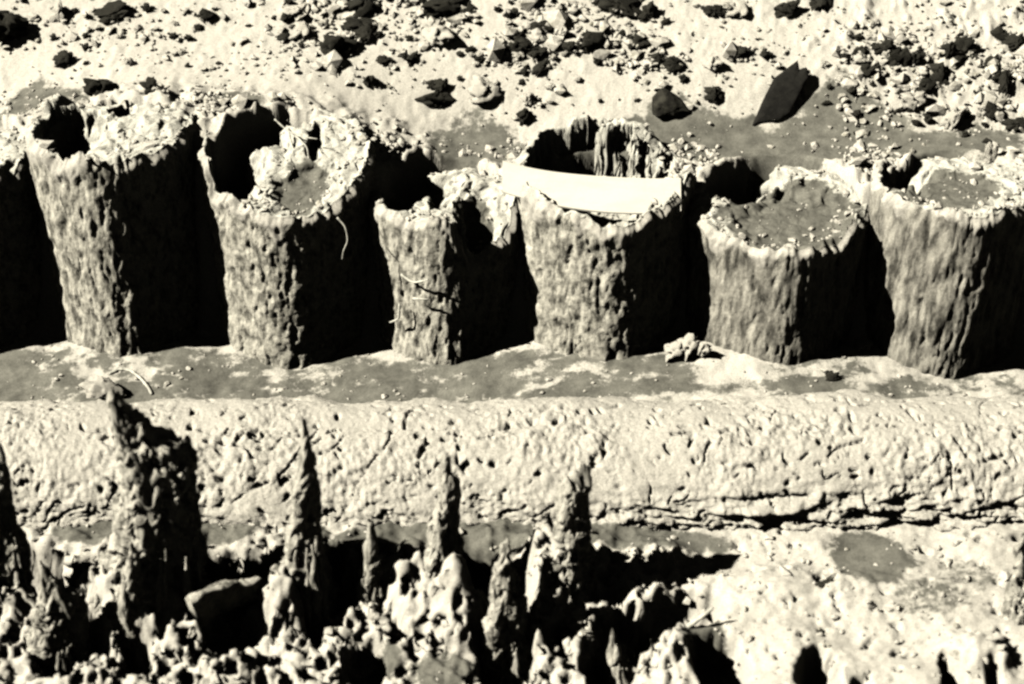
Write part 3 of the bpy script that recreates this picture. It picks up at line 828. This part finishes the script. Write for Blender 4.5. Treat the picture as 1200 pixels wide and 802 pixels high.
# ------------------------------------------------------------------ the white strip
def build_strip():
    p = POSTS[4]
    zs = at_y(600, 180, p['y'] + 0.85 * p['R'])[2]
    a = at_z(589, 226, zs + 0.035); b = at_z(798, 249, zs + 0.02)
    m = 60; hgt, th = 0.073, 0.005
    u = np.linspace(0, 1, m)
    base = a[None] * (1 - u[:, None]) + b[None] * u[:, None]
    sag = 4 * u * (1 - u)
    base[:, 2] -= 0.014 * sag; base[:, 1] -= 0.014 * sag
    upv = np.array([0.0, 0.66, 0.75]); nv = np.array([0, -0.75, 0.66])
    hh = hgt * (1.0 - 0.06 * np.cos(u * 5))
    rows = []
    for (f, g) in ((0, 0), (0.03, 1), (0.97, 1), (1, 0), (0.97, -1), (0.03, -1)):
        rows.append(base + upv * (hh * f)[:, None] + nv * (th / 2 * g))
    V = np.array(rows).transpose(1, 0, 2)
    o0 = base[0].copy()
    F = grid_faces(m, 6, True)
    caps = [np.arange(6)[::-1][None, :], (np.arange(6) + (m - 1) * 6)[None, :]]
    o = link('measuring_strip', mesh('measuring_strip', V.reshape(-1, 3) - o0, [F] + caps, M_strip, smooth=False))
    o.location = o0
    return tag(o, 'plain white strip lying across the top of a post in the row', 'strip')
build_strip()

# ------------------------------------------------------------------ the rotten stakes in front
def build_stake(levels, ybase, label, seed, ridge=-0.3, dk=0.75, name='rotten_stake', mat=None, pits=0.009, rough=0.008):
    lv = sorted(levels, key=lambda t: -t[0])          # from the foot upwards
    q = []
    for (py, xl, xr) in lv:
        a, b = at_y(xl, py, ybase), at_y(xr, py, ybase)
        q.append((a[2], (a[0] + b[0]) / 2, (b[0] - a[0]) / 2))
    q = np.array(q)
    foot = q[0].copy(); foot[0] -= 0.12
    q = np.vstack([foot, q])
    n, nz = 130, 190
    th, prof = plan_profile(ridge, seed, n)
    zs = np.linspace(q[0, 0], q[-1, 0], nz)
    cx = np.interp(zs, q[:, 0], q[:, 1]); hw = np.interp(zs, q[:, 0], q[:, 2])
    hw = hw * (1 + 0.16 * fbm(zs * 45, seed, 0, 3, seed)); cx = cx + np.minimum(0.006, hw * .3) * fbm(zs * 30, seed + 3, 0, 3, seed + 1)
    hd = np.clip(hw * dk, 0.008, 0.075)
    C, S = np.cos(th)[None, :], np.sin(th)[None, :]
    Xs = cx[:, None] + prof[None] * hw[:, None] * C
    Ys = ybase + prof[None] * hd[:, None] * S
    Zs = zs[:, None] + 0 * Xs
    k = np.minimum(1, (hw / 0.045) ** 1.3)[:, None]
    d = rough * fbm(Xs * 40, Ys * 40, Zs * 24, 4, seed, .6)
    f = worley(Xs / 0.022, Ys / 0.022, Zs / 0.028, seed)
    f2 = worley(Xs / 0.044, Ys / 0.044, Zs / 0.060, seed + 1)
    d = d - 1.3 * pits * sstep(0.42, 0.28, f) - 1.6 * pits * sstep(0.36, 0.22, f2) + 0.012 * perlin(Xs * 14, Ys * 14, Zs * 9, seed + 2)
    d = d * k
    Xs = Xs + C * d; Ys = Ys + S * d
    Zs = Zs + 0.035 * fbm(Xs * 40, Ys * 40, 0, 3, seed + 4) * np.linspace(0, 1, nz)[:, None]
    x0, z0 = q[0, 1], q[0, 0]
    V = np.stack([Xs - x0, Ys - ybase, Zs - z0], -1).reshape(-1, 3)
    caps = [(np.arange(n) + (nz - 1) * n)[None, :]]
    Vs, Fs, Cs, off = [V], [grid_faces(nz, n, True)], caps, len(V)
    g = np.random.default_rng(seed)
    zg = q[1, 0]; ztop = q[-1, 0]
    cnt = int(3 + 12 * q[1, 2] / 0.1)
    for k in range(cnt):                       # splinters still standing round the core
        f = g.uniform(-0.95, 0.95)
        zz = np.linspace(zg, ztop, 60)
        cxx = np.interp(zz, q[:, 0], q[:, 1]); hww = np.interp(zz, q[:, 0], q[:, 2])
        xs0 = cxx[0] + f * hww[0]
        okz = zz[(np.abs(cxx + f * 0.95 * hww - cxx) <= hww)]
        zend = zg + (ztop - zg) * g.uniform(0.1, 0.5)
        m, sg = 46, 14
        zl = np.linspace(zg - 0.10, zend, m); t_ = np.linspace(0, 1, m)
        cxx = np.interp(zl, q[:, 0], q[:, 1]); hww = np.interp(zl, q[:, 0], q[:, 2])
        bx = cxx + f * hww * 0.95
        by = ybase - np.sqrt(max(0, 1 - f * f)) * np.minimum(hww * dk, 0.075) * g.uniform(0.6, 1.0)
        rad = g.uniform(0.006, 0.013) * (1 - t_ ** 2.5) + 0.0012
        th2 = np.linspace(0, 2 * math.pi, sg, endpoint=False)
        ex = bx[:, None] + rad[:, None] * np.cos(th2)[None]; ey = by[:, None] + rad[:, None] * np.sin(th2)[None]; ez = zl[:, None] + 0 * ex
        nn = fbm(ex * 70, ey * 70, ez * 26, 3, seed + k, .6) * 0.55 * rad[:, None]
        ex = ex + np.cos(th2)[None] * nn + 0.004 * perlin(zl * 25, k, 0, seed)[:, None]; ey = ey + np.sin(th2)[None] * nn
        Vs.append(np.stack([ex - x0, ey - ybase, ez - z0], -1).reshape(-1, 3))
        Fs.append(grid_faces(m, sg, True) + off); Cs = Cs + [(np.arange(sg) + (m - 1) * sg + off)[None, :]]
        off += m * sg
    V = np.vstack(Vs); caps = Fs[1:] + Cs
    o = link(name, mesh(name, V, [grid_faces(nz, n, True)] + caps, mat or M_stake))
    o.location = (x0, ybase, z0)
    return tag(o, label, 'stake', 'rotten stakes along the front of the trench')
build_stake([(466, 128, 146), (478, 124, 160), (500, 128, 176), (518, 134, 186), (521, 134, 212), (545, 138, 228), (600, 136, 236), (660, 118, 244), (730, 96, 252)],
            -0.88, 'tallest broad rotten stake with a stepped right edge, left of the trench front', 301, -0.45)
build_stake([(495, 354, 359), (530, 352, 368), (535, 350, 372), (570, 344, 375), (610, 338, 377), (650, 334, 382), (700, 326, 392)],
            -0.87, 'needle pointed slender stake second from the left of the jagged row', 302, -0.62, 1.1)
build_stake([(534, 518, 528), (560, 516, 536), (580, 514, 540), (612, 506, 540), (640, 498, 543), (690, 488, 546), (740, 480, 550)],
            -0.86, 'middle stake with a dark knobbed spike above a spreading pale foot', 303, -0.5, 1.0)
build_stake([(562, 656, 694), (566, 655, 694), (590, 652, 693), (640, 644, 694), (690, 636, 698), (745, 622, 705)],
            -0.86, 'straight stake with a square top and black right side, right end of the jagged row', 304, -0.15, 1.0)
build_stake([(638, 584, 598), (660, 580, 606), (690, 574, 614), (740, 566, 622), (810, 556, 628)],
            -0.97, 'low black stake in front near the bottom edge, lit only on its thin left edge', 305, -0.75, 0.8)
build_stake([(535, -20, 6), (580, -25, 14), (620, -30, 22), (690, -40, 40)],
            -0.86, 'dark stake cut off by the left edge of the foreground', 306, -0.6)
build_stake([(668, 48, 58), (700, 42, 92), (740, 34, 104), (790, 24, 115)],
            -0.98, 'blurred dark low stake in the bottom left corner', 307, -0.7)
build_stake([(615, 431, 439), (645, 428, 445), (670, 422, 448), (710, 414, 454)],
            -0.87, 'short thin spike between the needle stake and the middle stake', 308, -0.4, 1.0)
build_stake([(626, 1192, 1206), (660, 1188, 1212), (740, 1170, 1230), (790, 1150, 1240)],
            -0.93, 'dark stake cut off by the right edge of the foreground', 309, -0.6)
build_stake([(640, 152, 158), (662, 146, 166), (700, 140, 172)], -0.95, 'small pale stub in front of the tallest broad stake', 311, -0.2, 1.0)

build_stake([(742, 716, 724), (765, 712, 734), (800, 706, 742)], -1.0, 'small pale stub standing in the dark hollow near the splinter', 314, 0.1, 1.0)
# the broken plank leaning in the pit, a splinter and a curved root on the mud
def plank():
    a = at_z(219, 702, 0.035); b = at_z(303, 670, 0.015)
    d = b - a; L = np.linalg.norm(d); m = 60
    u = np.linspace(0, 1, m)
    base = a[None] + u[:, None] * d[None]
    base[:, 2] += 0.010 * np.sin(u * 5) - 0.004
    depth = 0.13 - 0.05 * u
    rows = []
    w = 0.011 + 0.003 * np.sin(u * 17)
    nv = np.array([d[1], -d[0], 0]) / np.hypot(d[0], d[1])
    for (f, g) in ((0, 0.6), (0.06, 1), (0.5, 1.1), (1, 1), (1, -1), (0.5, -1), (0.06, -1), (0, -.6)):
        rows.append(base + np.array([0.0, 0.5, -1.0]) * (depth * f)[:, None] + nv * (w * g)[:, None])
    V = np.array(rows).transpose(1, 0, 2)
    V = V + 0.004 * fbm(V[..., 0] * 40, V[..., 1] * 40, V[..., 2] * 40, 3, 77)[..., None]
    caps = [np.arange(8)[::-1][None, :], (np.arange(8) + (m - 1) * 8)[None, :]]
    o0 = V[0, 3].copy()
    o = link('broken_plank', mesh('broken_plank', V.reshape(-1, 3) - o0, [grid_faces(m, 8, True)] + caps, M_stake))
    o.location = o0
    tag(o, 'broken plank on edge with a bright upper rim over a black pit', 'plank')
plank()
a = surface_at(805, 735); b = a + np.array([0.045, -0.0, 0.05])
tag(tube('splinter', [a, (a + b) / 2 + np.array([0.002, 0, 0]), b], 0.0055, 0.003, M_root), 'pale splinter sticking up from the clay on the right foreground', 'splinter')
c = [surface_at(px, py) + np.array([0, 0, 0.004]) for px, py in ((128, 440), (140, 434), (154, 436), (166, 446), (174, 456), (178, 464))]
tag(tube('straw', c, 0.0038, 0.0028, M_root), 'pale curved straw arching on grey mud behind the tallest rotten stake', 'straw')
